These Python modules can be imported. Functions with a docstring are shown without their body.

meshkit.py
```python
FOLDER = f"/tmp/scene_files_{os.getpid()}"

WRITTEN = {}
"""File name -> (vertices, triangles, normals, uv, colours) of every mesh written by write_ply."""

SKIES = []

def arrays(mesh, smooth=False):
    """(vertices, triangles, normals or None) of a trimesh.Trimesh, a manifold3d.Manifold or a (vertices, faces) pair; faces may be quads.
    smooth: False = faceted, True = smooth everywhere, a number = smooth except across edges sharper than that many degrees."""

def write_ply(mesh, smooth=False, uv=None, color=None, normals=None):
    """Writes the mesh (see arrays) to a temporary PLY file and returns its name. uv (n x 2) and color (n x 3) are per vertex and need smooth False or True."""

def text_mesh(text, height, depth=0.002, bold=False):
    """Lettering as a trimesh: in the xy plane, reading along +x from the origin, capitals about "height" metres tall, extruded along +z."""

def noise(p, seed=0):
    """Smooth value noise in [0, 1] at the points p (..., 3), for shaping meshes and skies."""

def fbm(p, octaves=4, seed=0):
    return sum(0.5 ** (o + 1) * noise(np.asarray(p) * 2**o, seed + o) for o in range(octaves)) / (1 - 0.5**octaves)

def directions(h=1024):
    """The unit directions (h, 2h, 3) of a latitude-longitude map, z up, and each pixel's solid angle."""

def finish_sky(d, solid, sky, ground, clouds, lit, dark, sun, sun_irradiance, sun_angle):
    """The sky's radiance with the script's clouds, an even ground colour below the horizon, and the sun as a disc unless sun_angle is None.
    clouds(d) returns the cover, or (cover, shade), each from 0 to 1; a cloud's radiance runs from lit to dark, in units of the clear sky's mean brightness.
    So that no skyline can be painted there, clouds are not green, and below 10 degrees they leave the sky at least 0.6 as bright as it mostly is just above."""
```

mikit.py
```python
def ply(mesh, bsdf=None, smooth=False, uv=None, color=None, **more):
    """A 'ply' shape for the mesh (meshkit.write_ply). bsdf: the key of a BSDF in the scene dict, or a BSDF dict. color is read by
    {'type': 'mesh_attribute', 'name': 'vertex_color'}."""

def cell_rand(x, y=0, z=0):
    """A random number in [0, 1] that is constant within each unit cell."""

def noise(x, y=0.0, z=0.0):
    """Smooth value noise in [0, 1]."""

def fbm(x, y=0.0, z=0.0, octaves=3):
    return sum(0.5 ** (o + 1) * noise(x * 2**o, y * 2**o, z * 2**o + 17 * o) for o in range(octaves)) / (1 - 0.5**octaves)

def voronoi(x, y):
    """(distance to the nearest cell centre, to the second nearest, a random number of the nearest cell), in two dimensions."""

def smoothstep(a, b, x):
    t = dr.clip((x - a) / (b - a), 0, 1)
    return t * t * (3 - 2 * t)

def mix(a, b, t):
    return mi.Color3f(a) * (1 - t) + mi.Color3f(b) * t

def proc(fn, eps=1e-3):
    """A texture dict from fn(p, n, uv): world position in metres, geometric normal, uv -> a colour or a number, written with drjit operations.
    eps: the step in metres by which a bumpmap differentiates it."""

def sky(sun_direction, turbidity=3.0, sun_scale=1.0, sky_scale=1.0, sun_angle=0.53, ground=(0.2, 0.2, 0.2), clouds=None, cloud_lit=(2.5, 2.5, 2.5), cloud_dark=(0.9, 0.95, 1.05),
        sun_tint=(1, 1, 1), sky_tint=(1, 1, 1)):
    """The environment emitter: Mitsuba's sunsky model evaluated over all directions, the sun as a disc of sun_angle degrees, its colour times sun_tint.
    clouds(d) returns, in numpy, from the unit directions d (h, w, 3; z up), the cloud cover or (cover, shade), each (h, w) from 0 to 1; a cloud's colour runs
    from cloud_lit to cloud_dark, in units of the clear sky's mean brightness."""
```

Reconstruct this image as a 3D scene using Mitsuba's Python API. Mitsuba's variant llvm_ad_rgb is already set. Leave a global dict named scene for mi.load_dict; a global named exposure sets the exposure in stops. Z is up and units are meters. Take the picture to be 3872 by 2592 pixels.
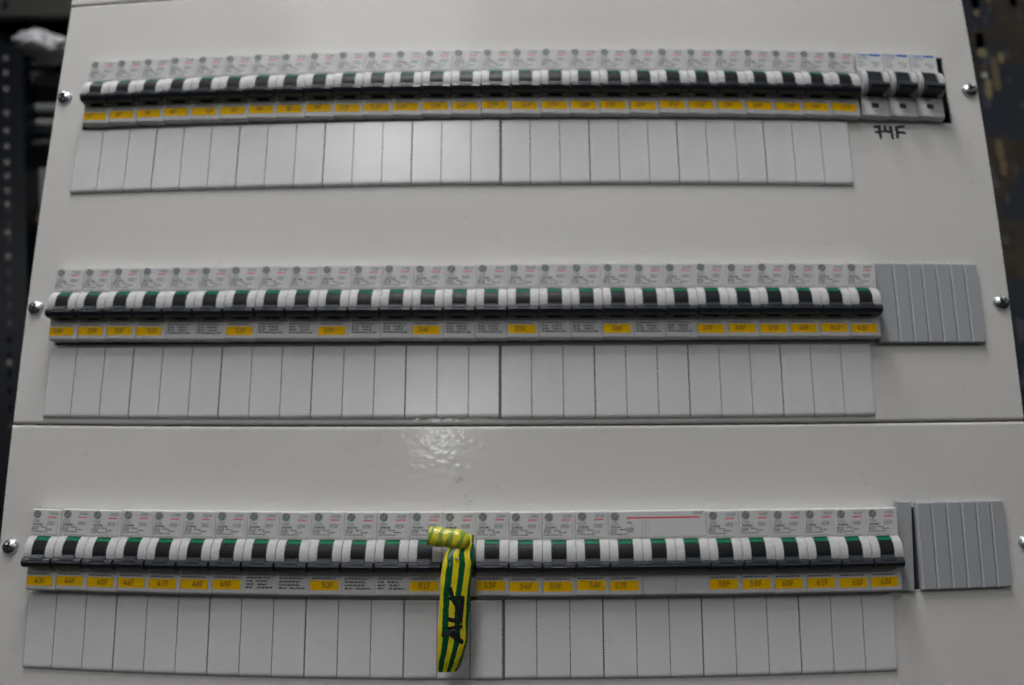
"""A switchboard front: three rows of miniature circuit breakers behind white cover plates, label strips under them, a striped tag on one handle,
dark racks in the background. Metres; the plates stand in the plane y = 0 and face -y; z is up; x = 0 is the left end of the label strips."""
import math, random
import numpy as np, trimesh, drjit as dr, mitsuba as mi
from shapely.geometry import Polygon, LineString, Point, box
from shapely.ops import unary_union
from shapely import affinity
import mikit, meshkit
from mikit import noise, fbm, smoothstep, mix

T = mi.ScalarTransform4f
rng = random.Random(7)
scene, labels = {}, {}

# ------------------------------------------------------------------ camera, lamps, exposure
EYE = np.array([0.28847, -0.45164, -0.08555])
FWD = np.array([-0.024109, 0.981408, 0.190415])
UP = np.array([0.006118, -0.190322, 0.981703])
scene['camera'] = {
    'type': 'thinlens', 'fov': 2 * math.degrees(math.atan(512 / 780.0)), 'fov_axis': 'x',
    'to_world': T().look_at(origin=EYE.tolist(), target=(EYE + FWD).tolist(), up=UP.tolist()),
    'aperture_radius': 0.0018, 'focus_distance': 0.350, 'near_clip': 0.01, 'far_clip': 100.0}
exposure = 0.34
LAMP_H = 0.95            # underside of the ceiling lamps above the label strips of the middle row
LAMP_L = 30.0            # radiance of the diffusers
LAMP_TINT = np.array([1.0, 0.996, 0.995])
# one long row of ceiling lamps that runs away from the board, a little to the left
# (x, y, z, width, length, turn in degrees, brightness)
LAMPS = [(0.17, -0.44, LAMP_H, 0.15, 0.56, 11, 0.88), (-0.08, -1.46, LAMP_H, 0.40, 1.24, 6, 0.135), (-0.34, -9.6, LAMP_H, 0.30, 1.3, 8, 1.0), (-1.45, -14.2, LAMP_H, 0.40, 3.6, 8, 3.2)]
ADDED_HALL_LAMPS = [(3.1, -2.7, 1.30, 0.45, 1.3, 0, 0.5), (-2.9, -2.7, 1.30, 0.45, 1.3, 0, 0.5)]  # added unseen lamps, soft frontal fill for the board
ADDED_SIDE_LAMPS = [(1.9, 0.05, 1.75, 0.16, 1.0, 0, 0.22), (-0.62, 0.22, 1.40, 0.16, 0.5, 0, 0.85)]  # added unseen lamps that brighten the racks in the background

# ------------------------------------------------------------------ materials
def rgb(c): return {'type': 'rgb', 'value': [float(x) for x in c]}
def mat(name, color, rough=0.45, metallic=0.0, spec=0.5, bump=None, **more):
    d = {'type': 'principled', 'base_color': color if isinstance(color, dict) else rgb(color), 'roughness': rough, 'metallic': metallic, 'specular': spec, **more}
    if bump is not None:
        fn, eps, s = bump
        d = {'type': 'bumpmap', 'arbitrary': mikit.proc(fn, eps), 'scale': s, 'bsdf': d}
    scene['mat_' + name] = {'type': 'twosided', 'bsdf': d}
    return 'mat_' + name

def orange_peel(p, n, uv):
    return noise(p.x * 380, p.y * 380, p.z * 380) + 0.40 * noise(p.x * 760 + 7, p.y * 760, p.z * 760)
def plate_color(p, n, uv):
    t = fbm(p.x * 9, p.y * 9 + 3, p.z * 9, octaves=3)
    c = mix((0.595, 0.585, 0.565), (0.65, 0.64, 0.622), t)
    # a rubbed dirt mark and a few specks under the middle seam
    dx, dz = (p.x - 0.2466) / 0.0042, (p.z + 0.0775) / 0.0030
    m = smoothstep(1.0, 0.1, dx * dx + dz * dz) * smoothstep(0.45, 0.75, noise(p.x * 1500, p.z * 1500))
    dx, dz = (p.x - 0.2525) / 0.0040, (p.z + 0.0885) / 0.0055
    m = dr.maximum(m, 0.8 * smoothstep(1.0, 0.2, dx * dx + dz * dz) * smoothstep(0.68, 0.85, noise(p.x * 1300 + 5, p.z * 1300)))
    s = smoothstep(0.90, 0.96, noise(p.x * 160 + 40, p.z * 160)) * smoothstep(0.6, 0.8, noise(p.x * 1100, p.z * 1100))
    return mix(c, (0.30, 0.27, 0.22), dr.clip(0.6 * m + 0.20 * s, 0, 1))
def card_color(p, n, uv):
    t = fbm(p.x * 30, p.z * 22, 4.0, octaves=3)
    c = mix((0.61, 0.605, 0.615), (0.67, 0.665, 0.675), t)
    s = smoothstep(0.82, 0.9, noise(p.x * 130 + 9, p.z * 90)) * smoothstep(0.5, 0.75, noise(p.x * 700, p.z * 600))
    return mix(c, (0.36, 0.34, 0.33), 0.10 * s)
def card_bump(p, n, uv):
    return fbm(p.x * 260, p.y * 260, p.z * 260, octaves=2)
def plastic_grain(p, n, uv):
    return noise(p.x * 2600, p.y * 2600, p.z * 2600)
def body_color(p, n, uv):
    t = fbm(p.x * 60, p.y * 60, p.z * 60, octaves=2)
    return mix((0.52, 0.525, 0.515), (0.58, 0.585, 0.575), t)
def rack_paint(p, n, uv):
    t = fbm(p.x * 14, 1.0, p.z * 9, octaves=3)
    c = mix((0.010, 0.018, 0.034), (0.018, 0.026, 0.036), t)
    rust = smoothstep(0.50, 0.60, fbm(p.x * 9 + 5, 2.0, p.z * 13 + 2, octaves=3))
    c = mix(c, mix((0.030, 0.019, 0.010), (0.055, 0.040, 0.022), noise(p.x * 60, p.z * 60)), rust)
    return mix(c, (0.09, 0.10, 0.11), 0.6 * smoothstep(0.80, 0.88, noise(p.x * 120, p.z * 50 + 3)))
def film_color(p, n, uv):
    return mix((0.62, 0.60, 0.64), (0.90, 0.90, 0.93), fbm(p.x * 22, p.y * 22, p.z * 22, octaves=2))
def film_bump(p, n, uv):
    return fbm(p.x * 40, p.y * 40, p.z * 40, octaves=3)
def carton_color(p, n, uv):
    return mix((0.16, 0.155, 0.14), (0.21, 0.20, 0.185), fbm(p.x * 12, p.y * 12, p.z * 12, octaves=2))
def tag_color(p, n, uv):
    # green stripes that run along the sleeve: u goes round it (14 units), v along it
    w = 0.55 * (noise(uv.y * 1.3, 3.0) - 0.5) + 0.12 * (noise(uv.y * 9.0, uv.x * 2.0) - 0.5)
    s = dr.abs(dr.sin((uv.x + w) * math.pi / 2.0))
    t = smoothstep(0.66, 0.74, s)
    y = mix((0.70, 0.58, 0.015), (0.78, 0.66, 0.03), noise(uv.x * 2, uv.y * 20))
    return mix(y, (0.004, 0.085, 0.032), t)
def tag_bump(p, n, uv):
    return fbm(p.x * 420, p.y * 300, p.z * 190, octaves=3)
def fold_color(p, n, uv):
    s = dr.abs(dr.sin((uv.x + 0.22 * uv.y + 0.7 * noise(uv.x * 1.1, uv.y * 0.8)) * math.pi / 2.0))
    return mix((0.62, 0.55, 0.03), (0.22, 0.33, 0.05), smoothstep(0.62, 0.78, s))

PLATE = mat('plate', mikit.proc(plate_color), 0.10, spec=0.115, bump=(orange_peel, 1.5e-4, 3.9e-5))
BODY = mat('body', mikit.proc(body_color), 0.42, spec=0.45)
HOOD = mat('hood', (0.49, 0.492, 0.49), 0.45, spec=0.12)
LABEL = mat('label', (0.55, 0.553, 0.557), 0.34, spec=0.4)
HANDLE = mat('handle', (0.022, 0.026, 0.032), 0.40, spec=0.42)
DRUM = mat('drum', (0.0105, 0.0125, 0.014), 0.45, spec=0.2)
GREEN = mat('green', (0.004, 0.125, 0.060), 0.45, spec=0.2)
INK = mat('ink', (0.05, 0.056, 0.07), 0.5)
PALE_INK = mat('pale_ink', (0.18, 0.185, 0.20), 0.5)
LOGO = mat('logo', (0.075, 0.085, 0.095), 0.5)
LOGO_LIGHT = mat('logo_light', (0.30, 0.315, 0.32), 0.5)
RED = mat('red', (0.60, 0.05, 0.065), 0.45)
BLUE = mat('blue', (0.015, 0.10, 0.42), 0.45)
STICKER = mat('sticker', (0.95, 0.555, 0.001), 0.5, spec=0.08)
STICKER_INK = mat('sticker_ink', (0.22, 0.115, 0.008), 0.5)
CARD = mat('card', mikit.proc(card_color), 0.23, spec=0.9, bump=(card_bump, 4e-4, 3.0e-5))
CARRIER = mat('carrier', (0.13, 0.125, 0.14), 0.5)
FILLER = mat('filler', (0.315, 0.33, 0.345), 0.42)
RIDGE_GLOSS = mat('ridge_gloss', (0.43, 0.45, 0.465), 0.4)  # paler than the slats: gloss on the ridges put into the colour
ZINC = mat('zinc', (0.62, 0.66, 0.68), 0.36, metallic=1.0)
DARK = mat('dark', (0.012, 0.012, 0.013), 0.7, spec=0.2)
STEEL = mat('steel', (0.30, 0.31, 0.32), 0.4, metallic=0.8)
PEN = mat('pen', (0.010, 0.010, 0.013), 0.5)
TAG = mat('tag', mikit.proc(tag_color), 0.24, spec=0.5, bump=(tag_bump, 3e-4, 3e-4))
FOLD = mat('fold', mikit.proc(fold_color), 0.24, spec=0.5, bump=(tag_bump, 3e-4, 3e-4))
RACK = mat('rack', (0.0035, 0.006, 0.010), 0.42, spec=0.4)
RACK_OLD = mat('rack_old', mikit.proc(rack_paint), 0.5, spec=0.35)
CREAM = mat('cream', (0.30, 0.26, 0.13), 0.6)
TAN = mat('tan', (0.19, 0.14, 0.075), 0.7)
BARE = mat('bare', (0.30, 0.31, 0.30), 0.45)
GREYBEAM = mat('grey_beam', (0.055, 0.057, 0.052), 0.45)
FILM = mat('film', mikit.proc(film_color), 0.22, bump=(film_bump, 2e-3, 0.012))
ROLL = mat('roll', (0.50, 0.52, 0.52), 0.35)
CARTON = mat('carton', mikit.proc(carton_color), 0.7)
WALL = mat('wall', (0.012, 0.012, 0.012), 0.9, spec=0.1)
HOUSING = mat('housing', (0.10, 0.10, 0.10), 0.5)

# ------------------------------------------------------------------ helpers
def key(name):
    if name not in scene and not any(k.startswith(name + '__') for k in scene): return name
    i = 1
    while f'{name}_{i:03d}' in scene or any(k.startswith(f'{name}_{i:03d}__') for k in scene): i += 1
    return f'{name}_{i:03d}'
_thing_count, _part_count = {}, {}
def numbered(table, name):
    n = table.get(name, 0); table[name] = n + 1
    return name if n == 0 else f'{name}_{n:03d}'
def thing(name, label=None, cat=None, group=None, kind=None):
    k = numbered(_thing_count, name)
    d = {}
    if label: d['label'] = label
    if cat: d['category'] = cat
    if group: d['group'] = group
    if kind: d['kind'] = kind
    labels[k] = d
    return k
def part(parent, name, ply, to_world=None, label=None, kind=None):
    k = numbered(_part_count, f'{parent}__{name}')
    d = dict(ply)
    if to_world is not None: d['to_world'] = to_world
    scene[k] = d
    if label or kind:
        labels[k] = {a: b for a, b in (('label', label), ('kind', kind)) if b}
    return k
def ply(m, b, smooth=False, **k): return mikit.ply(m, b, smooth, **k)
cat = trimesh.util.concatenate

def bow(x, z):
    """The rails, strips and plate edges are not dead straight: as the photograph shows them they bow by up to 4 mm in the plane of the board."""
    a, b = (np.asarray(x, float) - 0.24) / 0.25, (np.asarray(z, float) + 0.02) / 0.2
    dx = -0.37 + 5.92 * a - 0.12 * b + 0.50 * a * b + 0.47 * b**2 + 0.89 * a**2 - 3.51 * a * b**2 + 0.27 * a**2 * b - 0.24 * b**3 - 7.97 * a**3
    dz = -0.11 + 2.23 * b - 0.11 * a + 0.42 * a * b + 0.44 * a**2 - 6.21 * a**2 * b + 0.25 * a * b**2 - 0.30 * b**3 - 0.16 * a**3
    return x + dx * 1e-3, z + dz * 1e-3
def bowed(m):
    v = np.array(m.vertices); v[:, 0], v[:, 2] = bow(v[:, 0], v[:, 2])
    m = m.copy(); m.vertices = v
    return m
def placed(x0, z0, w=0.018, y=0.0):
    """Where a piece of nominal width w whose lower left corner is at (x0, z0) stands."""
    (xl, zl), (xr, zr), (xt, zt) = bow(x0, z0), bow(x0 + w, z0), bow(x0, z0 + 0.042)
    k = 0.982 if z0 > 0.1 else 0.992 if z0 > -0.05 else 1.0
    xl, zl = xt + (xl - xt) * k, zt + (zl - zt) * k
    e, u = ((xr - xl) / w, (zr - zl) / w), ((xt - xl) / 0.042, (zt - zl) / 0.042)
    return T([[float(e[0]), 0, float(u[0]), float(xl)], [0, 1, 0, y], [float(e[1]), 0, float(u[1]), float(zl)], [0, 0, 0, 1]])

def mesh_poly(poly):
    v, f = trimesh.creation.triangulate_polygon(poly, engine='earcut')
    return np.asarray(v), np.asarray(f)
def flat(shape, p):
    """Flat print: polygons in (x, h) as a sheet at protrusion p."""
    vs, fs, n = [], [], 0
    for g in getattr(shape, 'geoms', [shape]):
        if g.area < 1e-10: continue
        v, f = mesh_poly(g)
        vs.append(np.stack([v[:, 0], np.full(len(v), -p), v[:, 1]], 1)); fs.append(f + n); n += len(v)
    return trimesh.Trimesh(np.vstack(vs), np.vstack(fs), process=False)
def prism(profile, x0, x1):
    """Profile points (h, p), extruded along x."""
    m = trimesh.creation.extrude_polygon(Polygon(profile), x1 - x0, engine='earcut')
    v = np.array(m.vertices)
    m.vertices = np.stack([x0 + v[:, 2], -v[:, 1], v[:, 0]], 1)
    m.fix_normals()
    return m
def bx(x0, x1, p0, p1, h0, h1, c=0.0):
    """A box between protrusions p0 and p1, chamfered towards the viewer by c."""
    if c <= 0:
        m = trimesh.creation.box((x1 - x0, p1 - p0, h1 - h0)); m.apply_translation(((x0 + x1) / 2, -(p0 + p1) / 2, (h0 + h1) / 2))
        return m
    a = [(x0, p0, h0), (x1, p0, h0), (x1, p0, h1), (x0, p0, h1), (x0, p1 - c, h0), (x1, p1 - c, h0), (x1, p1 - c, h1), (x0, p1 - c, h1),
         (x0 + c, p1, h0 + c), (x1 - c, p1, h0 + c), (x1 - c, p1, h1 - c), (x0 + c, p1, h1 - c)]
    m = trimesh.convex.convex_hull(np.array([(x, -p, h) for x, p, h in a]))
    return m
def text(s, height, x, h, p, bold=False, slant=0.0, width=None, rot=0.0):
    m = meshkit.text_mesh(s, height, 0.00004, bold)
    v = np.array(m.vertices); v[:, 0] += slant * v[:, 1]
    if width: v[:, 0] *= width / (v[:, 0].max() - v[:, 0].min())
    c, q = math.cos(rot), math.sin(rot)
    m.vertices = np.stack([x + c * v[:, 0] - q * v[:, 1], -p - v[:, 2], h + q * v[:, 0] + c * v[:, 1]], 1)
    return m
def stroke(pts, w): return LineString(pts).buffer(w, cap_style=1, join_style=1, quad_segs=4)
def word_lines(r, x0, x1, h, t, gaps=()):
    """One line of small print, seen as separate words."""
    out, x = [], x0
    while x < x1 - 0.0003:
        w = r.uniform(0.0009, 0.0022)
        e = min(x + w, x1)
        if not any(a < (x + e) / 2 < b for a, b in gaps): out.append(box(x, h, e, h + 1.2 * t))
        x = e + r.uniform(0.00028, 0.00045)
    return out

# ------------------------------------------------------------------ the cabinet: cover plates with cut-outs, housing, screws
XL, XR = -0.0197, 0.5802
ROW_CUT = [(0.1434, 0.1892), (0.0021, 0.0488), (-0.1402, -0.0950)]
def rect_ring(x0, x1, z0, z1, y, n=64, m=40):
    xs, zs = np.linspace(x0, x1, n + 1), np.linspace(z0, z1, m + 1)
    pts = [(x, z0) for x in xs[:-1]] + [(x1, z) for z in zs[:-1]] + [(x, z1) for x in xs[:0:-1]] + [(x0, z) for z in zs[:0:-1]]
    return np.array([(x, y, z) for x, z in pts])
def cover_plate(x0, x1, z0, z1, holes, r=0.0017, rx=0.0005, depth=0.018):
    rings = [rect_ring(x0 + rx * (1 - math.sin(t)), x1 - rx * (1 - math.sin(t)), z0 + r * (1 - math.sin(t)), z1 - r * (1 - math.sin(t)), r * (1 - math.cos(t))) for t in np.linspace(0, math.pi / 2, 6)]
    rings.append(rect_ring(x0, x1, z0, z1, depth))
    n = len(rings[0]); V = np.vstack(rings); F = []
    for k in range(len(rings) - 1):
        for i in range(n):
            j = (i + 1) % n
            F += [(k * n + i, k * n + j, (k + 1) * n + j), (k * n + i, (k + 1) * n + j, (k + 1) * n + i)]
    side = trimesh.Trimesh(V, F, process=False)
    front = Polygon(rings[0][:, [0, 2]], [list(h.segmentize(0.01).exterior.coords)[:-1] for h in holes])
    v, f = mesh_poly(front)
    face = trimesh.Trimesh(*trimesh.remesh.subdivide_to_size(np.stack([v[:, 0], np.zeros(len(v)), v[:, 1]], 1), f, 0.016, max_iter=20), process=False)
    if face.face_normals[0][1] > 0: face.invert()
    if side.face_normals[0][1] > 0: side.invert()
    walls = []
    for h in holes:
        c = np.array(h.segmentize(0.01).exterior.coords)[:-1]; k = len(c)
        W = np.vstack([np.stack([c[:, 0], np.full(k, y), c[:, 1]], 1) for y in (0.0, 0.0015)])
        walls.append(trimesh.Trimesh(W, [t for i in range(k) for t in ((i, (i + 1) % k, k + (i + 1) % k), (i, k + (i + 1) % k, k + i))], process=False))
    return bowed(cat([side, face] + walls))
cab = thing('switchboard', 'white sheet metal switchboard front with three long rows of breakers behind screwed cover plates', 'switchboard')
holes = [box(0.0016, a, 0.5583, b) for a, b in ROW_CUT]
part(cab, 'cover_plate', ply(cover_plate(XL, XR, -0.0459, 0.2340, holes[:2]), PLATE, 32), label='upper white cover plate holding two rows')
part(cab, 'cover_plate', ply(cover_plate(XL - 0.0003, XR, -0.3260, -0.0467, holes[2:]), PLATE, 32), label='lower white cover plate holding the bottom row')
part(cab, 'cover_plate', ply(cover_plate(XL - 0.0006, XR + 0.0004, 0.2343, 0.5140, []), PLATE, 32), label='topmost plain white cover plate, only its lower edge in view')
hs = [bx(-0.004, 0.562, -0.150, -0.147, -0.33, 0.51)] + [bx(a, b, -0.147, -0.004, -0.33, 0.51) for a, b in ((-0.004, -0.0025), (0.5605, 0.562))]
part(cab, 'housing', ply(cat(hs), DARK))
for a, b in ROW_CUT:
    part(cab, 'mounting_rail', ply(bx(0.0, 0.559, -0.060, -0.052, (a + b) / 2 - 0.0175, (a + b) / 2 + 0.0175), STEEL))
def screw_mesh():
    prof = [(0.0, 0.0027), (0.0014, 0.0026), (0.0026, 0.0023), (0.0035, 0.0017), (0.0041, 0.0010), (0.0044, 0.0003), (0.0044, -0.0002)]
    import manifold3d as m3
    def man(t): return m3.Manifold(m3.Mesh(np.asarray(t.vertices, np.float32), np.asarray(t.faces, np.uint32)))
    dome = None
    for k in range(len(prof) - 1):
        (r0, a), (r1, b) = prof[k], prof[k + 1]
        c = m3.Manifold.cylinder(a - b, r1, max(r0, 1e-5), 36).translate((0, 0, b))
        dome = c if dome is None else dome + c
    for ang in (0, 90):
        dome = dome - m3.Manifold.cube((0.0048, 0.0014, 0.0030), True).translate((0, 0, 0.0026)).rotate((0, 0, ang))
        dome = dome - m3.Manifold.cube((0.0022, 0.0004, 0.0016), True).translate((0, 0, 0.0029)).rotate((0, 0, ang + 45))
    washer = m3.Manifold.cylinder(0.0006, 0.0047, 0.0044, 40)
    q = dome.translate((0, 0, 0.0005)).to_mesh()
    t1 = trimesh.Trimesh(q.vert_properties[:, :3], q.tri_verts); q = washer.to_mesh(); t2 = trimesh.Trimesh(q.vert_properties[:, :3], q.tri_verts)
    m = cat([t1, t2]); v = np.array(m.vertices); m.vertices = np.stack([v[:, 0], -v[:, 2], v[:, 1]], 1)
    return m
SCREW = ply(screw_mesh(), ZINC, 30)
RECESS_SHADE = ply(cat([bx(-0.0023, 0.0023, 0.0019, 0.0021, -0.0007, 0.0007), bx(-0.0007, 0.0007, 0.0019, 0.0021, -0.0023, -0.0007), bx(-0.0007, 0.0007, 0.0019, 0.0021, 0.0007, 0.0023)]), DARK)  # dark cross-shaped sheet that paints the shade inside the screw recess
for i, (x, z, plate, a) in enumerate([(-0.0133, 0.1668, '', 32), (0.5737, 0.1669, '', 68), (-0.0131, 0.0254, '', 20), (0.5738, 0.0257, '', 55), (-0.0126, -0.1174, '_001', 12), (0.5732, -0.1173, '_001', 40)]):
    X, Z = bow(x, z)
    to = T().translate([float(X), 0.0, float(Z)]).rotate([0, 1, 0], a).rotate([1, 0, 0], (3, -4, 2, 5, -3, 2)[i])
    part(cab + '__cover_plate' + plate, 'screw', SCREW, to)
    part(cab + '__cover_plate' + plate, 'screw_recess_shade', RECESS_SHADE, to)
# the number written on the plate under the right-hand breakers
def pen_text(strokes, w, x, h, p=0.00012): return affinity.translate(unary_union([stroke(s, w) for s in strokes]), x, h), p
S = 1e-3
num = [[(0.3 * S, 7.6 * S), (3.4 * S, 7.9 * S), (3.0 * S, 5.0 * S), (3.3 * S, 0.4 * S)], [(0.8 * S, 4.0 * S), (4.6 * S, 4.6 * S)], [(6.9 * S, 7.9 * S), (6.5 * S, 4.9 * S), (10.6 * S, 4.5 * S)], [(10.5 * S, 7.9 * S), (11.3 * S, 0.3 * S)],
       [(14.6 * S, 0.9 * S), (14.4 * S, 7.6 * S), (19.4 * S, 8.4 * S)], [(14.5 * S, 4.3 * S), (19.5 * S, 4.2 * S)]]
part(cab + '__cover_plate', 'pen_writing', ply(bowed(flat(unary_union([stroke(s, 0.00095) for s in num]).simplify(5e-5), 0.00012).apply_translation((0.5050, 0, 0.1316))), PEN), label='black handwritten number 74F on the plate')

# ------------------------------------------------------------------ circuit breakers
W = 0.0178
def mm(*q): return [(a * 1e-3, b * 1e-3) for a, b in q]
BODY_PROFILE = mm((0, -45), (0, 6.6), (0.25, 7.5), (0.9, 8.2), (1.9, 8.5), (12.4, 8.5), (12.4, 7.5), (30.0, 7.5), (30.0, 8.5), (43.9, 8.5), (44.7, 8.2), (45.0, 7.3), (45.0, -45))
def arc(h0, h1, p_edge, p_top, n=11):
    hc, c, s = (h0 + h1) / 2, (h1 - h0) / 2, p_top - p_edge
    R = (c * c + s * s) / (2 * s); a = math.asin(min(1, c / R))
    return [(hc - R * math.sin(t), p_edge - (R - s) + R * math.cos(t)) for t in np.linspace(-a, a, n)]
HOOD_ARC = arc(12.3, 30.1, 8.0, 13.3, 21)
def hood(x0, x1): return prism(mm(*HOOD_ARC, (12.3, 7.4), (30.1, 7.4)), x0, x1)
def drum(h0, h1, x0, x1, lift=0.0):
    a = [q for q in arc(12.5, 29.9, 7.7 + lift, 12.85 + lift, 61) if h0 <= q[0] <= h1]
    return prism(mm(*a, (a[-1][0], 7.6), (a[0][0], 7.6)), x0, x1)
HANDLE_PROFILE = mm((18.7, 10.2), (18.7, 13.4), (18.2, 14.6), (17.4, 15.5), (16.0, 15.9), (14.5, 15.4), (13.5, 14.4), (13.0, 12.9), (12.9, 10.2))
def handle_mesh(x0, x1):
    m = prism(HANDLE_PROFILE, x0 + 0.0004, x1 - 0.0004)
    e = 0.82
    ends = []
    for a, b in ((x0, x0 + 0.0004), (x1, x1 - 0.0004)):
        lo, hi = min(a, b), max(a, b)
        q = prism(HANDLE_PROFILE, lo, hi); v = np.array(q.vertices)
        s = np.abs(v[:, 0] - a) < 1e-9
        v[s, 1] = -0.0115 + (v[s, 1] + 0.0115) * e; v[s, 2] = 0.015 + (v[s, 2] - 0.015) * e
        q.vertices = v; ends.append(q)
    return cat([m] + ends)
def shelf_mesh(x0, x1): return prism(mm((17.8, 10.5), (20.3, 11.4), (20.3, 12.5), (18.5, 15.2), (17.9, 15.4)), x0, x1)
def rib_mesh(x0, x1, h): return bx(x0, x1, 0.0135, 0.0159 if h > 0.0165 else 0.0163, h, h + 0.0006, 0.0002)
Wx0, Wx1 = 0.0046, 0.0129
FACE = 0.0085
P_LABEL = FACE + 0.00035

def logo_shapes(x, h, r=0.00225):
    disc = Point(x, h).buffer(r, 24)
    ring = Point(x, h).buffer(r * 0.86, 24).difference(Point(x, h).buffer(r * 0.76, 24))
    for a in (20, 110, 200, 290):
        ring = ring.difference(affinity.rotate(box(x + r * 0.6, h - r * 0.16, x + r, h + r * 0.16), a, origin=(x, h)))
    def cur(pts): return stroke([(x + a * r, h + b * r) for a, b in pts], r * 0.075)
    g = [(-0.02, 0.42), (-0.16, 0.56), (-0.34, 0.50), (-0.52, 0.22), (-0.55, -0.08), (-0.42, -0.26), (-0.22, -0.20), (-0.06, 0.05), (0.00, 0.16), (-0.06, -0.12), (-0.22, -0.44), (-0.42, -0.55), (-0.56, -0.44)]
    e = [(0.14, 0.06), (0.36, 0.16), (0.52, 0.36), (0.46, 0.54), (0.28, 0.50), (0.14, 0.22), (0.10, -0.10), (0.20, -0.40), (0.38, -0.44), (0.58, -0.24)]
    return disc, unary_union([ring, cur(g), cur(e)])

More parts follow.
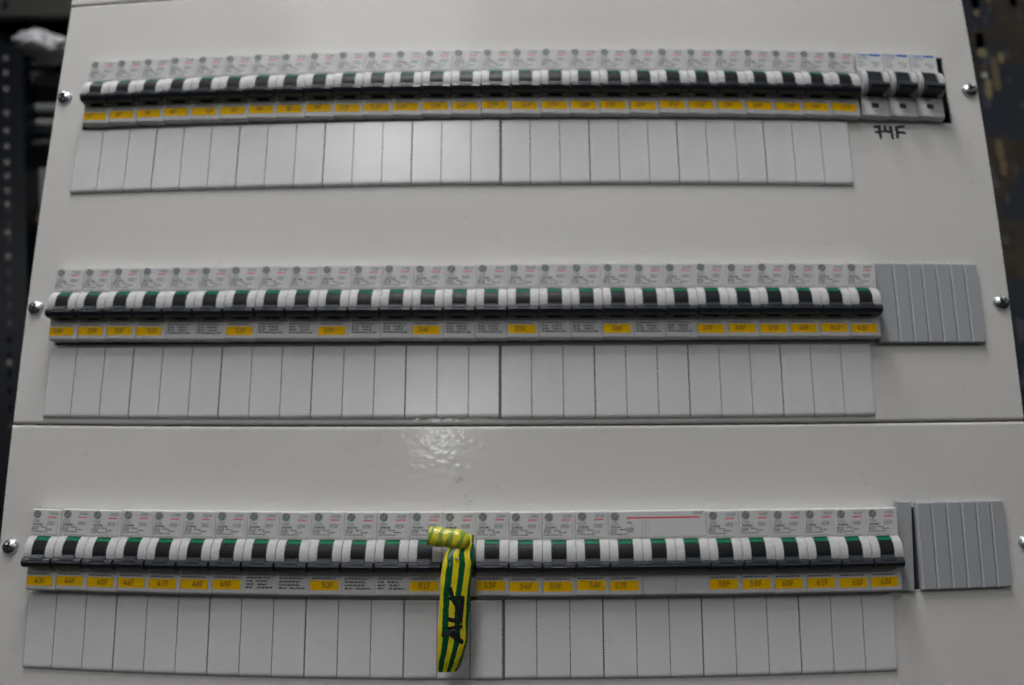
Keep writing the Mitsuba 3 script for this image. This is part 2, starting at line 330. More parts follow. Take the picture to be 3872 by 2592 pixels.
def print_meshes(rating, seed):
    r = random.Random(seed)
    p = P_LABEL + 0.00006
    disc, mono = logo_shapes(0.0036, 0.0420)
    dark = [text('G100', 0.00145, 0.0108, 0.04185, p, True, 0.25, 0.0050), text(rating, 0.00145, 0.0013, 0.0377, p, True, 0, 0.0040)]
    sh = []
    fr = box(0.0013, 0.0358, 0.0076, 0.0370); sh.append(fr.difference(fr.buffer(-0.00014)))
    sh += word_lines(r, 0.0017, 0.0072, 0.0361, 0.0006)
    sh += word_lines(r, 0.0009, 0.0050, 0.03455, 0.00055) + word_lines(r, 0.0062, 0.0098, 0.03465, 0.0005)
    sh += word_lines(r, 0.0008, 0.0050, 0.03345, 0.00055) + word_lines(r, 0.0090, 0.0134, 0.03355, 0.0005)
    sh += word_lines(r, 0.0007, 0.0107, 0.03225, 0.00045)
    sh += [box(0.01595, 0.0374, 0.0161, 0.0388), box(0.01595, 0.0338, 0.0161, 0.0356), stroke([(0.0158, 0.0374), (0.0163, 0.0366)], 0.00007), box(0.0157, 0.0325, 0.0163, 0.0327)]
    pale = [flat(unary_union([box(0.0101, 0.0361, 0.0146, 0.0383).difference(box(0.0103, 0.0363, 0.0144, 0.0381)), box(0.0103, 0.0367, 0.0110, 0.0377)] + word_lines(r, 0.0113, 0.0143, 0.0375, 0.0004) + word_lines(r, 0.0113, 0.0143, 0.0366, 0.0005)), p)]
    m = {'rating_print': (cat(dark + [flat(unary_union(sh), p)]), INK), 'symbol_print': (cat(pale), PALE_INK),
         'emblem': (flat(disc, p), LOGO), 'emblem_monogram': (flat(mono, p + 0.00006), LOGO_LIGHT), 'red_line': (flat(box(0.0102, 0.0402, 0.0154, 0.04085), p), RED)}
    low = word_lines(r, 0.0008, 0.0142, 0.0090, 0.0006)
    rows = []
    for h in (0.0072, 0.0055, 0.0038): rows += word_lines(r, 0.0010, 0.0126 if h > 0.004 else 0.0155, h, 0.00075, ((0.0052, 0.0066),))
    m['top_line'] = (flat(unary_union(low), FACE + 0.00008), INK)
    m['rows'] = (flat(unary_union(rows + low), FACE + 0.00008), INK)
    return {k: ply(a, b) for k, (a, b) in m.items()}
PRINTS = {k: print_meshes(*k) for k in (('C16', 1), ('C10', 2), ('C16', 3))}

M_BODY = ply(prism(BODY_PROFILE, 0.0, W), BODY, 28)
M_HOOD = ply(cat([hood(0.00005, Wx0), hood(Wx1, W - 0.00005)]), HOOD, 28)
M_DRUM = ply(drum(17.5, 27.5, Wx0 + 0.00012, Wx1 - 0.00012), DRUM, 28)
M_FLAG = ply(drum(27.5, 29.6, Wx0 + 0.00012, Wx1 - 0.00012), GREEN, 28)
M_RECESS = ply(bx(Wx0, Wx1, 0.0070, 0.0077, 0.0124, 0.0300), DARK)
M_HANDLE = ply(handle_mesh(0.0002, W - 0.0002), HANDLE, 28)
M_SHELF = ply(shelf_mesh(Wx0 + 0.0002, Wx1 - 0.0002), HANDLE, 28)
M_RIBS = [ply(rib_mesh(Wx0 + 0.0001, Wx1 - 0.0001, h), HANDLE) for h in (0.0171, 0.0157)]
M_LABEL = ply(bx(0.0003, 0.0168, FACE - 0.0002, P_LABEL, 0.0309, 0.0446, 0.00012), LABEL)

def sticker(parent, to, txt, x0=0.0003, wd=0.0153, h0=0.0030, hh=0.0051, tx=0.4, tilt=0.0, lift=0.0):
    c, q = math.cos(math.radians(tilt)), math.sin(math.radians(tilt))
    m = bx(0, wd, FACE, FACE + 0.00022, 0, hh)
    def turn(m):
        v = np.array(m.vertices); x, h = v[:, 0] - wd / 2, v[:, 2] - hh / 2
        v[:, 0] = x0 + wd / 2 + c * x - q * h; v[:, 2] = h0 + hh / 2 + q * x + c * h
        m.vertices = v; return m
    k = part(parent, 'name_sticker', ply(turn(m), STICKER), to, label=f'yellow sticker printed {txt}')
    wt = 0.0021 * len(txt)
    a = min(max(tx * wd - wt / 2, 0.0006), wd - wt - 0.0004)
    part(k, 'lettering', ply(turn(text(txt, 0.0029, a, hh * 0.25, FACE + 0.00030, True, 0.0, wt)), STICKER_INK), to)

def breaker(x0, z0, y, rating, label, group, txt=None, tx=0.4, tilt=0.0, sdx=0.0, sdz=0.0, variant=1):
    k = thing('circuit_breaker', label, 'circuit breaker', group)
    to = placed(x0, z0, 0.018, y)
    P = PRINTS[(rating, variant)]
    part(k, 'body', M_BODY, to); part(k, 'hood', M_HOOD, to); part(k, 'toggle_recess', M_RECESS, to)
    part(k, 'toggle_drum', M_DRUM, to); part(k, 'green_flag', M_FLAG, to)
    h = part(k, 'handle', M_HANDLE, to)
    part(h, 'shelf', M_SHELF, to)
    for r in M_RIBS: part(h, 'rib', r, to)
    l = part(k, 'rating_label', M_LABEL, to)
    for n in ('rating_print', 'symbol_print', 'emblem', 'emblem_monogram', 'red_line'): part(l, n, P[n], to)
    if txt:
        part(k, 'lower_print', P['top_line'], to)
        sticker(k, to, txt, x0=0.0003 + sdx, h0=0.0030 + sdz, tx=tx, tilt=tilt)
    else:
        part(k, 'lower_print', P['rows'], to)
    return k

ROW_Y = [0.0030, 0.0, 0.0]                              # the top row sits a little deeper
def row_x(r, k): return [(5.14 + 18.145 * k - 0.0013 * k * k), (3.16 + 18.155 * k - 0.0035 * k * k), (4.83 + 18.091 * k - 0.0033 * k * k)][r] * 1e-3
def row_z(r, k): return [143.97 - 0.149 * k + 0.0039 * k * k, 3.23 - 0.106 * k + 0.0029 * k * k, -140.14 + 0.095 * k - 0.0031 * k * k][r] * 1e-3
ROW_NAME = ['top', 'middle', 'bottom']
TX1 = [.25, .35, .45, .36, .72, .56, .43, .50, .46, .36, .46, .30, .50, .36, .42, .55, .42, .52, .40, .38, .55, .45, .35, .42, .55, .42, .55]
DZ1 = [-.6, -.1, .1, .3, .1, .2, .2, .3, .4, -.2, 0, .2, .2, 0, .5, .1, .1, .2, .3, -.1, .3, .3, .3, .2, 0, .1, .2]
TL1 = [0, 1, .5, 1.5, .5, 2.5, 1, 1.2, 2, 0, .5, .3, 2, .5, .6, 0, .2, 0, .2, -1.2, 0, .5, .3, 0, .2, 0, .2]
for k in range(27):
    breaker(row_x(0, k), row_z(0, k) + rng.uniform(-1, 1) * 1.5e-4, ROW_Y[0] + rng.uniform(-1, 1) * 1.2e-4, 'C16', f'grey circuit breaker in the top row with yellow sticker {k + 1}F', 'circuit breakers in the top row',
            f'{k + 1}F', TX1[k], TL1[k], rng.uniform(-1, 1) * 2e-4, DZ1[k] * 1e-3 + 4e-4, 1 if k % 2 else 3)
R2 = {0: '28F', 1: '29F', 2: '30F', 3: '31F', 6: '32F', 9: '33F', 12: '34F', 15: '35F', 18: '36F', 21: '37F', 22: '38F', 23: '39F', 24: '40F', 25: '41F', 26: '42F'}
TX2 = {0: .36, 1: .58, 2: .5, 3: .62, 6: .54, 9: .4, 12: .38, 15: .42, 18: .5, 21: .36, 22: .4, 23: .5, 24: .5, 25: .55, 26: .42}
TL2 = {0: 2.2, 1: 1.0, 2: 1.2, 9: 1.5, 12: 0.2, 18: 1.0, 21: -.6}
R3 = {0: '43F', 1: '44F', 2: '45F', 3: '46F', 4: '47F', 5: '48F', 6: '49F', 9: '50F', 12: '51F', 14: '53F', 15: '54F', 16: '55F', 17: '56F', 21: '58F', 22: '59F', 23: '60F', 24: '61F', 25: '62F', 26: '63F'}
TX3 = {0: .5, 1: .5, 2: .58, 3: .4, 4: .5, 5: .62, 6: .45, 9: .6, 12: .5, 14: .45, 15: .56, 16: .4, 17: .62, 21: .5, 22: .45, 23: .45, 24: .52, 25: .65, 26: .55}
TL3 = {2: -1, 5: -.4, 12: -.6, 17: -1.5, 26: 1.0}
for r, names, txs, tls in ((1, R2, TX2, TL2), (2, R3, TX3, TL3)):
    k = 0
    while k < 27:
        if r == 2 and 18 <= k <= 20: k += 1; continue
        x, z = row_x(r, k), row_z(r, k) + rng.uniform(-1, 1) * 1.5e-4
        if k in names: lab = f'grey circuit breaker in the {ROW_NAME[r]} row with yellow sticker {names[k]}'
        elif r == 2 and k == 13: lab = 'grey circuit breaker behind the hanging striped tag in the bottom row'
        else:
            q = max(i for i in names if i < k)
            lab = f"unstickered grey circuit breaker in the {ROW_NAME[r]} row, {'next' if k - q == 1 else 'second'} to the right of sticker {names[q]}"
        breaker(x, z, ROW_Y[r] + rng.uniform(-1, 1) * 1.2e-4, 'C10' if r == 1 else 'C16', lab, f'circuit breakers in the {ROW_NAME[r]} row', names.get(k), txs.get(k, .45), tls.get(k, rng.uniform(-.4, .4)),
                rng.uniform(-1, 1) * 2e-4, rng.uniform(-2, 3) * 1e-4, 2 if r == 1 else (1 if k % 2 else 3))
        k += 1

# the three-pole breaker 57F
tp = thing('circuit_breaker', 'wide three-pole grey circuit breaker with one joined handle and yellow sticker 57F', 'circuit breaker', 'circuit breakers in the bottom row')
to3 = placed(row_x(2, 18), row_z(2, 18), 0.054, ROW_Y[2])
for j in range(3):
    tj = to3 @ T().translate([0.018 * j, 0, 0])
    part(tp, 'body', M_BODY, tj); part(tp, 'hood', M_HOOD, tj); part(tp, 'toggle_recess', M_RECESS, tj); part(tp, 'toggle_drum', M_DRUM, tj); part(tp, 'green_flag', M_FLAG, tj)
h = part(tp, 'handle', ply(handle_mesh(0.0002, 0.0538), HANDLE, 28), to3)
for j in range(3): part(h, 'shelf', M_SHELF, to3 @ T().translate([0.018 * j, 0, 0]))
part(h, 'rib', ply(cat([rib_mesh(0.0150, 0.0400, 0.0170), rib_mesh(0.0150, 0.0400, 0.0157)]), HANDLE), to3)
l = part(tp, 'rating_label', ply(bx(0.0003, 0.0528, FACE - 0.0002, P_LABEL, 0.0309, 0.0446, 0.00012), LABEL), to3)
r3 = random.Random(9)
pp = P_LABEL + 0.00006
for n in ('emblem', 'emblem_monogram'): part(l, n, PRINTS[('C16', 1)][n], to3)
sh3 = word_lines(r3, 0.0012, 0.0066, 0.0360, 0.0008) + word_lines(r3, 0.0010, 0.0050, 0.0346, 0.0006) + word_lines(r3, 0.0062, 0.0100, 0.0347, 0.0006) + word_lines(r3, 0.0008, 0.0046, 0.0333, 0.0006) + word_lines(r3, 0.0010, 0.0104, 0.0322, 0.0005)
sh3 += [box(0.0102, 0.0384, 0.0128, 0.0390)] + [box(0.0100 + 0.0008 * i, 0.0334, 0.0104 + 0.0008 * i, 0.0362) for i in range(5)]
for i in range(3):
    sh3 += [box(0.0184 + 0.0018 * i, a, 0.0186 + 0.0018 * i, b) for a, b in ((0.0376, 0.0396), (0.0325, 0.0360))] + [stroke([(0.0183 + 0.0018 * i, 0.0376), (0.0189 + 0.0018 * i, 0.0362)], 0.0001)]
part(l, 'rating_print', ply(cat([text('G100', 0.00145, 0.0466, 0.0428, pp, True, 0.25, 0.0050), text('C16', 0.00145, 0.0013, 0.0377, pp, True, 0, 0.0040), flat(unary_union(sh3), pp)]), INK), to3, kind='stuff')
part(l, 'red_line', ply(flat(box(0.0098, 0.0408, 0.0504, 0.04165), pp), RED), to3)
part(tp, 'lower_print', PRINTS[('C16', 1)]['top_line'], to3)
sticker(tp, to3, '57F', tx=.36)

# ------------------------------------------------------------------ three breakers with a blue band at the right end of the top row
HB = mm((0, -45), (0, 6.4), (0.3, 7.4), (1.2, 8.3), (2.4, 8.5), (13.6, 8.5), (13.6, 7.6), (31.4, 7.6), (31.4, 8.5), (43.8, 8.5), (44.6, 8.2), (45.0, 7.4), (45.0, -45))
def cheek(x0, x1):
    a = [(22.6 + 8.6 * math.cos(t), 7.6 + 7.2 * math.sin(t) ** 0.85) for t in np.linspace(0, math.pi, 19)]
    inner = prism(mm(*a), x0 + 0.0004, x1 - 0.0004)
    b = [(22.6 + 8.2 * math.cos(t), 7.6 + 6.7 * math.sin(t) ** 0.85) for t in np.linspace(0, math.pi, 19)]
    return cat([inner, prism(mm(*b), x0, x1)])
H_BODY = ply(prism(HB, 0, W), BODY, 28)
H_CHEEK = [ply(cheek(0.0002, 0.0036), HOOD, 28), ply(cheek(0.0142, 0.0176), HOOD, 28)]
tog = mm((14.6, 8), (31.0, 8), (30.6, 10.4), (29.0, 11.6), (22.5, 13.4), (20.4, 15.2), (18.6, 18.0), (16.6, 18.4), (15.6, 17.6), (15.2, 13.0))
H_HANDLE = ply(prism(tog, 0.0040, 0.0138), HANDLE, 28)
H_RIBS = [ply(prism(mm((h - .3, p - .6), (h + .3, p - .7), (h + .3, p + .25), (h - .3, p + .35)), 0.0044, 0.0134), HANDLE) for h, p in ((28.0, 11.9), (26.0, 12.4), (24.0, 12.95))]
H_LIP = ply(prism(mm((15.0, 13.2), (20.4, 15.4), (18.7, 18.3), (16.7, 18.8), (15.5, 18.0)), 0.0030, 0.0148), HANDLE, 28)
H_WINDOW = ply(bx(0.0067, 0.0112, FACE - 0.0008, FACE + 0.00012, 0.0064, 0.0096, 0.0001), mat('status', (0.018, 0.045, 0.032), 0.3))
rh = random.Random(4)
H_BLUE = ply(cat([flat(box(0.0090, 0.0424, 0.0162, 0.0440), FACE + 0.0001), text('hager', 0.0017, 0.0009, 0.0424, FACE + 0.0001, True, 0, 0.0072)]), BLUE)
H_PRINT = ply(flat(unary_union(word_lines(rh, 0.001, 0.0075, 0.0404, 0.0007) + word_lines(rh, 0.001, 0.0052, 0.0380, 0.0006) + word_lines(rh, 0.001, 0.0062, 0.0362, 0.0006) + word_lines(rh, 0.001, 0.0058, 0.0346, 0.0005)
                               + word_lines(rh, 0.0096, 0.0152, 0.0372, 0.0007) + word_lines(rh, 0.0112, 0.0150, 0.0354, 0.0006) + [box(0.0134, 0.0335, 0.0136, 0.0352)]), FACE + 0.0001), PALE_INK)
H_CAP = ply(prism(mm((31.5, 8.4), (44.2, 8.4), (44.0, 8.58), (31.8, 8.58)), 0.0003, 0.0174), mat('cover', (0.60, 0.61, 0.615), 0.3))
for j, w in enumerate(('left', 'middle', 'right')):
    k = thing('wide_handle_breaker', f'{w}most breaker with a blue bar on its label, above the handwritten 74F' if w != 'middle' else 'middle one of the three breakers with a blue bar on their labels', 'circuit breaker', 'blue barred breakers in the top row')
    to = placed(0.4957 + 0.01835 * j, 0.1429 + 0.0002 * j, 0.0180, ROW_Y[0] + 0.0003)
    part(k, 'body', H_BODY, to)
    for c in H_CHEEK: part(k, 'hood', c, to)
    h = part(k, 'handle', H_HANDLE, to)
    part(h, 'lip', H_LIP, to)
    for r in H_RIBS: part(h, 'rib', r, to)
    part(k, 'status_window', H_WINDOW, to)
    l = part(k, 'rating_label', H_CAP, to)
    part(l, 'blue_print', H_BLUE, to); part(l, 'small_print', H_PRINT, to)

# ------------------------------------------------------------------ label strips under the rows
def card_mesh(x0, x1, z0, z1, edge):
    """One card of the strip: a slightly domed plate with a rolled lower edge."""
    prof = [(z1, 0.0012), (z1 - 0.0004, 0.0019), (z1 - 0.0012, 0.0021)] + [(z0 + t, 0.0021) for t in (0.0030,)] + [(z0 + 0.0016, 0.00205), (z0 + 0.0007, 0.00175), (z0 + 0.0001, 0.0011), (z0, 0.0004), (z1, 0.0004)]
    n = 4
    m = prism(prof, x0, x1)
    return bowed(m)
STRIPS = [(0.0003, 0.0998, 0.1417, ((0, 15), (15, 27))), (0.0001, -0.0424, 0.0001, ((0, 15), (15, 27))), (0.0020, -0.1830, -0.1415, ((0, 15), (15, 27)))]
for r, (x0, z0, z1, halves) in enumerate(STRIPS):
    for a, b in halves:
        left = a == 0
        k = thing('label_strip', f"blank white label strip under the {ROW_NAME[r]} row, {'longer left-hand' if left else 'shorter right-hand'} piece", 'label strip', 'label strips')
        dz = [(0.0, -0.0002), (0.0003, 0.0), (0.0, 0.0004)][r][0 if left else 1]
        X0, X1 = x0 + 0.018 * a + (0.0 if left else 0.0008), x0 + 0.018 * b + (0.0007 if left else -0.00025)
        part(k, 'carrier', ply(bowed(cat([bx(X0 + i * (X1 - X0) / (b - a), X0 + (i + 1) * (X1 - X0) / (b - a), 0.0001, 0.00115, z0 + dz + 0.0002, z1 + dz - 0.0002) for i in range(b - a)])), CARRIER))
        for i in range(a, b):
            thick = lambda q: 0.00042 if (q % 3 == 0 and q not in (a, b)) else 0.00024
            c0 = x0 + 0.018 * i + ((0.0009 if a else 0.0002) if i == a else thick(i)) + (0.0006 if i == 0 else 0)
            c1 = x0 + 0.018 * (i + 1) - ((0.0008 if left else 0.0002) if i == b - 1 else thick(i + 1))
            part(k, 'label_card', ply(card_mesh(c0, c1, z0 + dz, z1 + dz, 0), CARD, 40))

# ------------------------------------------------------------------ grey fillers that close the rest of the cut-outs
def slat(x0, x1, z0, z1, p=0.0034):
    """A slat with a bevelled left edge and rounded ends."""
    n = 0.0017
    prof = [(x0, 0.0004), (x0, 0.0020), (x0 + n, p), (x1 - 0.0002, p), (x1, p - 0.0003), (x1, 0.0004)]
    pts = []
    for h, q in ((z0, 0.78), (z0 + 0.0008, 1.0), (z1 - 0.0008, 1.0), (z1, 0.78)):
        pts += [(x, -pp * q if pp > 0.0005 else -pp, h) for x, pp in prof]
    return bowed(trimesh.convex.convex_hull(np.array(pts)))
def filler(name, xs, z0, z1, label):
    k = thing('blanking_filler', label, 'blanking plate', 'grey blanking fillers')
    part(k, 'base', ply(bowed(bx(xs[0] + 0.0004, xs[-1] - 0.0004, -0.0060, 0.0006, z0 + 0.0008, z1 - 0.0008)), CARRIER))
    for a, b in zip(xs[:-1], xs[1:]): part(k, 'slat', ply(slat(a + 0.00022, b - 0.00022, z0, z1), FILLER))
    for a in xs[:-1]: part(k, 'ridge_gloss', ply(bowed(bx(a + 0.0006, a + 0.0017, 0.0015, 0.0038, z0 + 0.0003, z1 - 0.0003, 0.0004)), RIDGE_GLOSS))  # paler strips, a painted gloss along each slat
    return k
filler('f', [0.4916] + [0.5043 + 0.00912 * i for i in range(7)], 0.0002, 0.0494, 'grey ribbed blanking plate closing the end of the middle row')
filler('f', [0.5049 + 0.00905 * i for i in range(7)], -0.1404, -0.0921, 'grey ribbed blanking plate of six slats at the end of the bottom row')
k = thing('blanking_filler', 'narrow crooked grey blanking piece beside the dark wedge gap in the bottom row', 'blanking plate', 'grey blanking fillers')
sx, sz = bow(0.4914, -0.1401)
part(k, 'slat', ply(bx(0, 0.0086, -0.010, 0.0032, 0, 0.0479, 0.0004), FILLER), T().translate([float(sx), 0, float(sz)]).rotate([0, 1, 0], 3.3))

# ------------------------------------------------------------------ the striped tag on the handle of the fourteenth bottom-row breaker
def ring_mesh(centers, us, vs_, hw, ht, n=28, uscale=14.0, power=2.6):
    """A flattened sleeve: rings round the axis; us = width directions, vs_ = thickness directions. uv: round it, along it."""
    V, UV = [], []
    for i, (c, u, v, a, b) in enumerate(zip(centers, us, vs_, hw, ht)):
        for j in range(n + 1):
            t = 2 * math.pi * j / n
            cu = math.copysign(abs(math.cos(t)) ** (2 / power), math.cos(t)); sv = math.copysign(abs(math.sin(t)) ** (2 / power), math.sin(t))
            V.append(np.asarray(c) + np.asarray(u) * a * cu + np.asarray(v) * b * sv)
            UV.append((cu * 2.6 + 0.6, i / (len(centers) - 1) * 8))
    m = n + 1
    F = [q for i in range(len(centers) - 1) for j in range(n) for q in ((i * m + j, i * m + j + 1, (i + 1) * m + j + 1), (i * m + j, (i + 1) * m + j + 1, (i + 1) * m + j))]
    return trimesh.Trimesh(np.array(V), F, process=False), np.array(UV)
def creased(m, amp, seed):
    v = np.array(m.vertices); q = v * np.array([260, 200, 120])
    v[:, 1] -= amp * 2 * (meshkit.fbm(q + 11, 3, seed) - 0.5); v[:, 0] += amp * 1.2 * (meshkit.fbm(q * 0.7 + 3, 2, seed + 1) - 0.5)
    return trimesh.Trimesh(v, m.faces, process=False)
tag = thing('striped_tag', 'yellow and green striped sleeve hanging folded over a breaker handle, with black pen marks', 'tag')
# stations down the strap: (x centre, half width, protrusion, z)
ST = [(0.2530, 0.0036, 0.0160, -0.1065), (0.2508, 0.0062, 0.0185, -0.1105), (0.2496, 0.0074, 0.0210, -0.1155), (0.2487, 0.0082, 0.0222, -0.1220), (0.2480, 0.0084, 0.0218, -0.1300), (0.2474, 0.0083, 0.0208, -0.1400), (0.2468, 0.0082, 0.0196, -0.1500),
      (0.2462, 0.0080, 0.0182, -0.1600), (0.2451, 0.0072, 0.0166, -0.1670), (0.2439, 0.0061, 0.0152, -0.1730), (0.2429, 0.0052, 0.0144, -0.1760)]
xs = np.array(ST)
tt = np.linspace(0, 1, 40); zs = np.interp(tt, np.linspace(0, 1, len(ST)), xs[:, 3]); order = np.argsort(xs[:, 3])
from scipy.interpolate import PchipInterpolator
f = [PchipInterpolator(xs[order, 3], xs[order, i]) for i in (0, 1, 2)]
cen, hw, ht = [], [], []
for z in zs:
    X, Z = bow(float(f[0](z)), float(z))
    cen.append((X, -float(f[2](z)), Z)); hw.append(float(f[1](z)))
    ht.append(0.0030 - 0.0012 * (z < -0.170) * min(1, (-0.170 - z) / 0.005))
rt = np.random.RandomState(3)
hw = np.array(hw) * (1 + 0.02 * np.sin(np.linspace(0, 9, 40)))
m, uv = ring_mesh(cen, [(0.985, 0.17, 0)] * 40, [(0.17, -0.985, 0)] * 40, hw, ht)
m = creased(m, 0.0007, 5); part(tag, 'strap', mikit.ply(m, TAG, True, uv=uv))
# the folded end on top: a fat roll that tilts down to the right
A, B = np.array([0.2328, -0.0200, -0.1076]), np.array([0.2552, -0.0218, -0.1108])
K = np.array([A, A + (B - A) * 0.33, A + (B - A) * 0.66 + np.array([0, 0, 0.0004]), A + (B - A) * 0.9, B])
kt = np.r_[0, np.cumsum(np.linalg.norm(np.diff(K, axis=0), axis=1))]; kt /= kt[-1]
cen = np.stack([PchipInterpolator(kt, K[:, i])(np.linspace(0, 1, 44)) for i in range(3)], 1)
tg = np.gradient(cen, axis=0); tg /= np.linalg.norm(tg, axis=1, keepdims=True)
vv = np.array([0, -1.0, 0]); us = [np.cross(t, vv) for t in tg]
bul = [0.0052 * (0.90 + 0.10 * math.sin(3.2 * t + 0.4) + 0.05 * math.sin(11 * t)) * (math.sqrt(max(0.02, 1 - max(0, (t - 0.86) / 0.14) ** 2))) for t in np.linspace(0, 1, 44)]
m, uv = ring_mesh(cen, us, [vv] * 44, bul, [b * 0.85 for b in bul], power=2.2)
uv = np.stack([uv[:, 1] * 1.05, uv[:, 0] * 0.8], 1)
m = creased(m, 0.0008, 9)
part(tag, 'folded_end', mikit.ply(m, FOLD, True, uv=uv))
ax = tg[0]
part(tag, 'folded_end_core', ply(trimesh.creation.icosphere(2, 0.0036).apply_translation(A + ax * 0.0031), FOLD, True))
part(tag, 'staple', ply(bx(-0.0008, 0.0008, 0, 0.0008, -0.0005, 0.0005, 0.0002), ZINC), T().translate([0.2485, -0.0252, -0.1191]).rotate([0, 1, 0], 25))
def on_strap(px, py):
    """A point of the pen marks, given in tenths of a millimetre across the strap and millimetres down it."""
    return (px * 1e-3, -py * 1e-3)
marks = [[(-3.0, 0), (-1.4, 5.4), (1.4, 9.4), (3.4, 15.4)], [(-2.6, 4.8), (3.8, 4.6), (3.4, 14)], [(-3.0, 15.4), (3.4, 16.6)], [(-5.0, 20.6), (3.6, 19.2)], [(-5.0, 20.6), (-5.2, 23.4)], [(-3.6, 21.3), (4.6, 27.0)], [(-4.4, 21.8), (-1.0, 22.0), (4.6, 27.0)], [(-2.0, 20.6), (2.0, 24)]]
g = unary_union([LineString([on_strap(*q) for q in s]).buffer(0.00105) for s in marks]).segmentize(0.0008)
v, fa = mesh_poly(g) if g.geom_type == 'Polygon' else (None, None)
vs, fs, n0 = [], [], 0
for q in getattr(g, 'geoms', [g]):
    v, fa = mesh_poly(q); vs.append(v); fs.append(fa + n0); n0 += len(v)
v, fa = np.vstack(vs), np.vstack(fs)
zz = -0.1333 + v[:, 1]
cx = f[0](zz); hwz = f[1](zz); cu = np.clip(v[:, 0] / hwz, -0.97, 0.97)
X, Z = bow(cx, zz)
sv = (1 - np.abs(cu) ** 2.6) ** (1 / 2.6)
pos = np.stack([X + 0.985 * v[:, 0] + 0.17 * 0.0030 * sv, -f[2](zz) + 0.17 * v[:, 0] - 0.985 * (0.0030 * sv + 0.00035), Z], 1)
part(tag + '__strap', 'pen_marks', ply(trimesh.Trimesh(pos, fa, process=False), PEN))

# ------------------------------------------------------------------ background, left: a slotted shelving rack with stored goods
def slotted(x0, x1, z0, z1, slots, y, t=0.003):
    """A plate in the x-z plane at depth y with slots cut out."""
    g = box(x0, z0, x1, z1)
    for s in slots: g = g.difference(s)
    m = cat([trimesh.creation.extrude_polygon(q, t, engine='earcut') for q in getattr(g, 'geoms', [g])])
    v = np.array(m.vertices); m.vertices = np.stack([v[:, 0], y + v[:, 2], v[:, 1]], 1); m.fix_normals()
    return m
def slot(x, z, w, h): return affinity.scale(Point(0, 0).buffer(0.5, 6).union(box(-.5, -.2, .5, .2)), w, h).__class__(affinity.translate(affinity.scale(unary_union([box(-.5, -.32, .5, .32), affinity.scale(Point(0, .32).buffer(.5, 6), 1, .36), affinity.scale(Point(0, -.32).buffer(.5, 6), 1, .36)]), w, h, origin=(0, 0)), x, z))
YL = 1.10
rack = thing('shelving_rack', 'dark blue slotted steel shelving rack with grey beams left of the switchboard', 'shelving rack')
lean = T().translate([-0.8175, 0, 0.745]).rotate([0, 1, 0], -7.7)          # the rack leans a little against the board
holes_l = [slot(-0.0385, h, 0.0085, 0.014) for h in np.arange(-1.2, 0.5, 0.036)]
part(rack, 'upright', ply(slotted(-0.12, -0.030, -1.4, 0.6, holes_l, YL), RACK), lean)
part(rack, 'upright', ply(cat([bx(-0.030, 0.0, -YL - 0.004, -YL, -1.4, 0.6), bx(-0.003, 0.0, -YL - 0.05, -YL - 0.004, -1.4, 0.6)]), RACK), lean)
for h in (0.126, 0.090, 0.050, -0.007, -0.050, -0.086, -0.124, -0.155, -0.188, -0.220, -0.284, -0.337, -0.565):
    part(rack, 'bolt', ply(bx(-0.0425, -0.0345, -YL, -YL + 0.004, h - 0.006, h + 0.005, 0.002), BARE), lean)  # pale blocks in the slots, their colour standing for light through the holes
bs = [slot(-0.868, 0.975, 0.012, 0.020), slot(-0.905, 0.975, 0.012, 0.020)]
part(rack, 'shelf_beam', ply(cat([slotted(-1.3, -0.55, 0.948, 1.003, bs, YL - 0.03), bx(-1.3, -0.55, -YL + 0.03, -YL + 0.046, 0.936, 0.948, 0.004)]), GREYBEAM))
for z, h in ((0.864, 0.011), (0.812, 0.040), (0.672, 0.013)):
    part(rack, 'shelf_beam', ply(bx(-0.90, -0.5, -YL - 0.33, -YL - 0.03, z, z + h, 0.004), GREYBEAM))
def lump(c, s, seed, sub=3, amp=0.35):
    m = trimesh.creation.icosphere(sub); v = np.array(m.vertices)
    v *= (1 + amp * (meshkit.fbm(v * 1.7 + 5, 3, seed) - 0.5) * 2)[:, None]
    m.vertices = v * np.array(s) + np.array(c); return m
k = thing('plastic_bag', 'crumpled shiny white plastic bag on the upper shelf of the rack', 'plastic bag')
scene[k] = ply(lump((-0.762, YL - 0.04, 0.866), (0.052, 0.045, 0.029), 3), FILM, True)
k = thing('black_strap', 'black strap leaning beside the white plastic bag on the shelf', 'strap')
scene[k] = ply(bx(-0.012, 0.012, -0.002, 0.002, -0.055, 0.055, 0.001), DARK, to_world=T().translate([-0.868, YL + 0.045, 0.930]).rotate([0, 1, 0], -32))
def tube(c, r, L): 
    m = trimesh.creation.cylinder(r, L, sections=28); m.apply_transform(trimesh.transformations.rotation_matrix(math.pi / 2, [0, 1, 0])); m.apply_translation(c); return m
for z, r, b, lab in ((0.7710, 0.0105, ROLL, 'pale tube lying uppermost on the rack between the shelf beams'), (0.734, 0.009, BARE, 'grey tube lying just below the pale tube on the rack'), (0.709, 0.012, RACK, 'dark blue tube lying lowest of the three tubes on the rack')):
    k = thing('tube', lab, 'tube', 'tubes on the shelving rack'); scene[k] = ply(tube((-0.72, YL + 0.05, z), r, 0.30), b, 30)
k = thing('carton', 'grey carton with a round white seal on the lower shelf of the rack', 'carton')
part(k, 'box', ply(bx(-0.845, -0.55, -YL - 0.25, -YL - 0.05, 0.532, 0.628, 0.002), CARTON))
part(k, 'round_seal', ply(tube((0, 0, 0), 0.0075, 0.002).apply_transform(trimesh.transformations.rotation_matrix(math.pi / 2, [0, 0, 1])), ROLL), T().translate([-0.811, YL + 0.048, 0.587]))
k = thing('wrapped_bundle', 'brown and white wrapped bundle under the grey carton on the rack', 'bundle')
scene[k] = ply(lump((-0.775, YL + 0.09, 0.505), (0.06, 0.05, 0.024), 8), TAN, True)
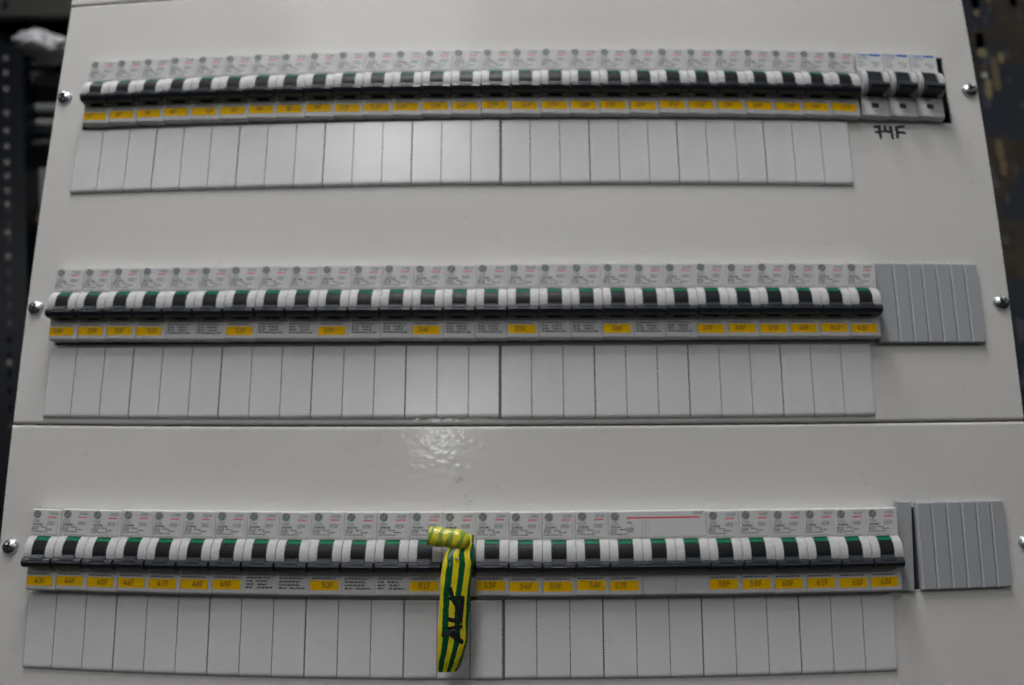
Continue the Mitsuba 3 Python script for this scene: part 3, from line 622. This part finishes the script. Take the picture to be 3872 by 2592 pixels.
k = thing('plastic_bag', 'small pale plastic bag at the foot of the rack beside the seam of the plates', 'plastic bag')
scene[k] = ply(lump((-0.835, YL + 0.12, 0.045), (0.03, 0.03, 0.03), 6, 2), FILM, True)
k = thing('carton', 'pale carton standing behind the slotted upright of the rack', 'carton')
scene[k] = ply(bx(-1.10, -0.85, -YL - 0.36, -YL - 0.22, 0.30, 1.0, 0.002), ROLL)

# ------------------------------------------------------------------ background, right: a battered slotted post
YR = 0.60
post = thing('rack_post', 'battered dark blue slotted steel rack post with chipped paint right of the switchboard', 'rack post')
sl = [slot(0.9475, z, 0.013, 0.028) for z in (0.630, 0.5625)] + [slot(1.003, z, 0.011, 0.030) for z in (0.632, 0.2965, 0.08)]
part(post, 'front_flange', ply(slotted(0.90, 1.10, -0.7, 1.0, sl, YR), RACK_OLD))
part(post, 'side_flange', ply(bx(0.90, 0.903, -YR - 0.09, -YR, -0.7, 1.0), RACK_OLD))
def chip(x, z, w, h, b, seed):
    r = random.Random(seed); n = 14
    pts = [(x + w / 2 * math.cos(a) * r.uniform(.8, 1.1) * (1.25 if abs(math.cos(a)) < .95 else 1), z + h / 2 * math.sin(a) * r.uniform(.85, 1.1)) for a in np.linspace(0, 2 * math.pi, n, endpoint=False)]
    part(post, 'paint_patch', ply(flat(Polygon(pts), -YR + 0.0012), b))
for i, (u, w_, h_, b) in enumerate([((0.9468, 0.6075), .007, .011, CREAM), ((0.9475, 0.5435), .013, .016, CREAM), ((0.9625, 0.520), .010, .038, TAN), ((0.9625, 0.497), .010, .030, TAN), ((0.9735, 0.535), .008, .018, CREAM), ((0.9500, 0.487), .009, .034, CREAM), ((0.9550, 0.393), .010, .034, TAN),
                                     ((0.9565, 0.366), .009, .030, TAN), ((0.9465, 0.508), .009, .008, FILM), ((0.966, 0.630), .009, .016, TAN), ((1.017, 0.53), .006, .02, FILM)]):
    chip(u[0], u[1], w_, h_, b, 20 + i)

wall = thing('back_wall', 'unlit dark wall far behind the racks', 'wall', kind='structure')
scene[wall] = ply(bx(-3.0, 4.0, -2.65, -2.6, -1.2, 2.6), WALL)

# ------------------------------------------------------------------ the ceiling lamps that light the board, and added fill lamps
def lamp(x, y, z, w, L, turn, bright, group, label):
    k = thing('ceiling_lamp', label, 'ceiling lamp', group)
    to = T().translate([x, y, z]).rotate([0, 0, 1], -turn)
    part(k, 'housing', ply(trimesh.creation.box((w + 0.03, L + 0.03, 0.05)).apply_translation((0, 0, 0.03)), HOUSING), to)
    d = trimesh.Trimesh([(-w / 2, -L / 2, 0), (w / 2, -L / 2, 0), (w / 2, L / 2, 0), (-w / 2, L / 2, 0)], [(0, 2, 1), (0, 3, 2)], process=False)
    part(k, 'diffuser', ply(d, HOOD, emitter={'type': 'area', 'radiance': rgb(LAMP_TINT * LAMP_L * bright)}), to)
for i, q in enumerate(LAMPS):
    lamp(*q, 'ceiling lamps in the middle row', f"long ceiling lamp in the middle row, {('nearest', 'second', 'third', 'fourth')[i]} from the switchboard")
for i, q in enumerate(ADDED_SIDE_LAMPS):
    lamp(*q, 'added fill lamps beside the switchboard', f"added background fill lamp to the {('right', 'left')[i]} of the switchboard, over the {('battered post', 'shelving rack')[i]}")
for i, q in enumerate(ADDED_HALL_LAMPS):
    lamp(*q, 'added fill lamps out in the hall', f"added fill lamp out in the hall, {('right', 'left')[i]} of the middle row")
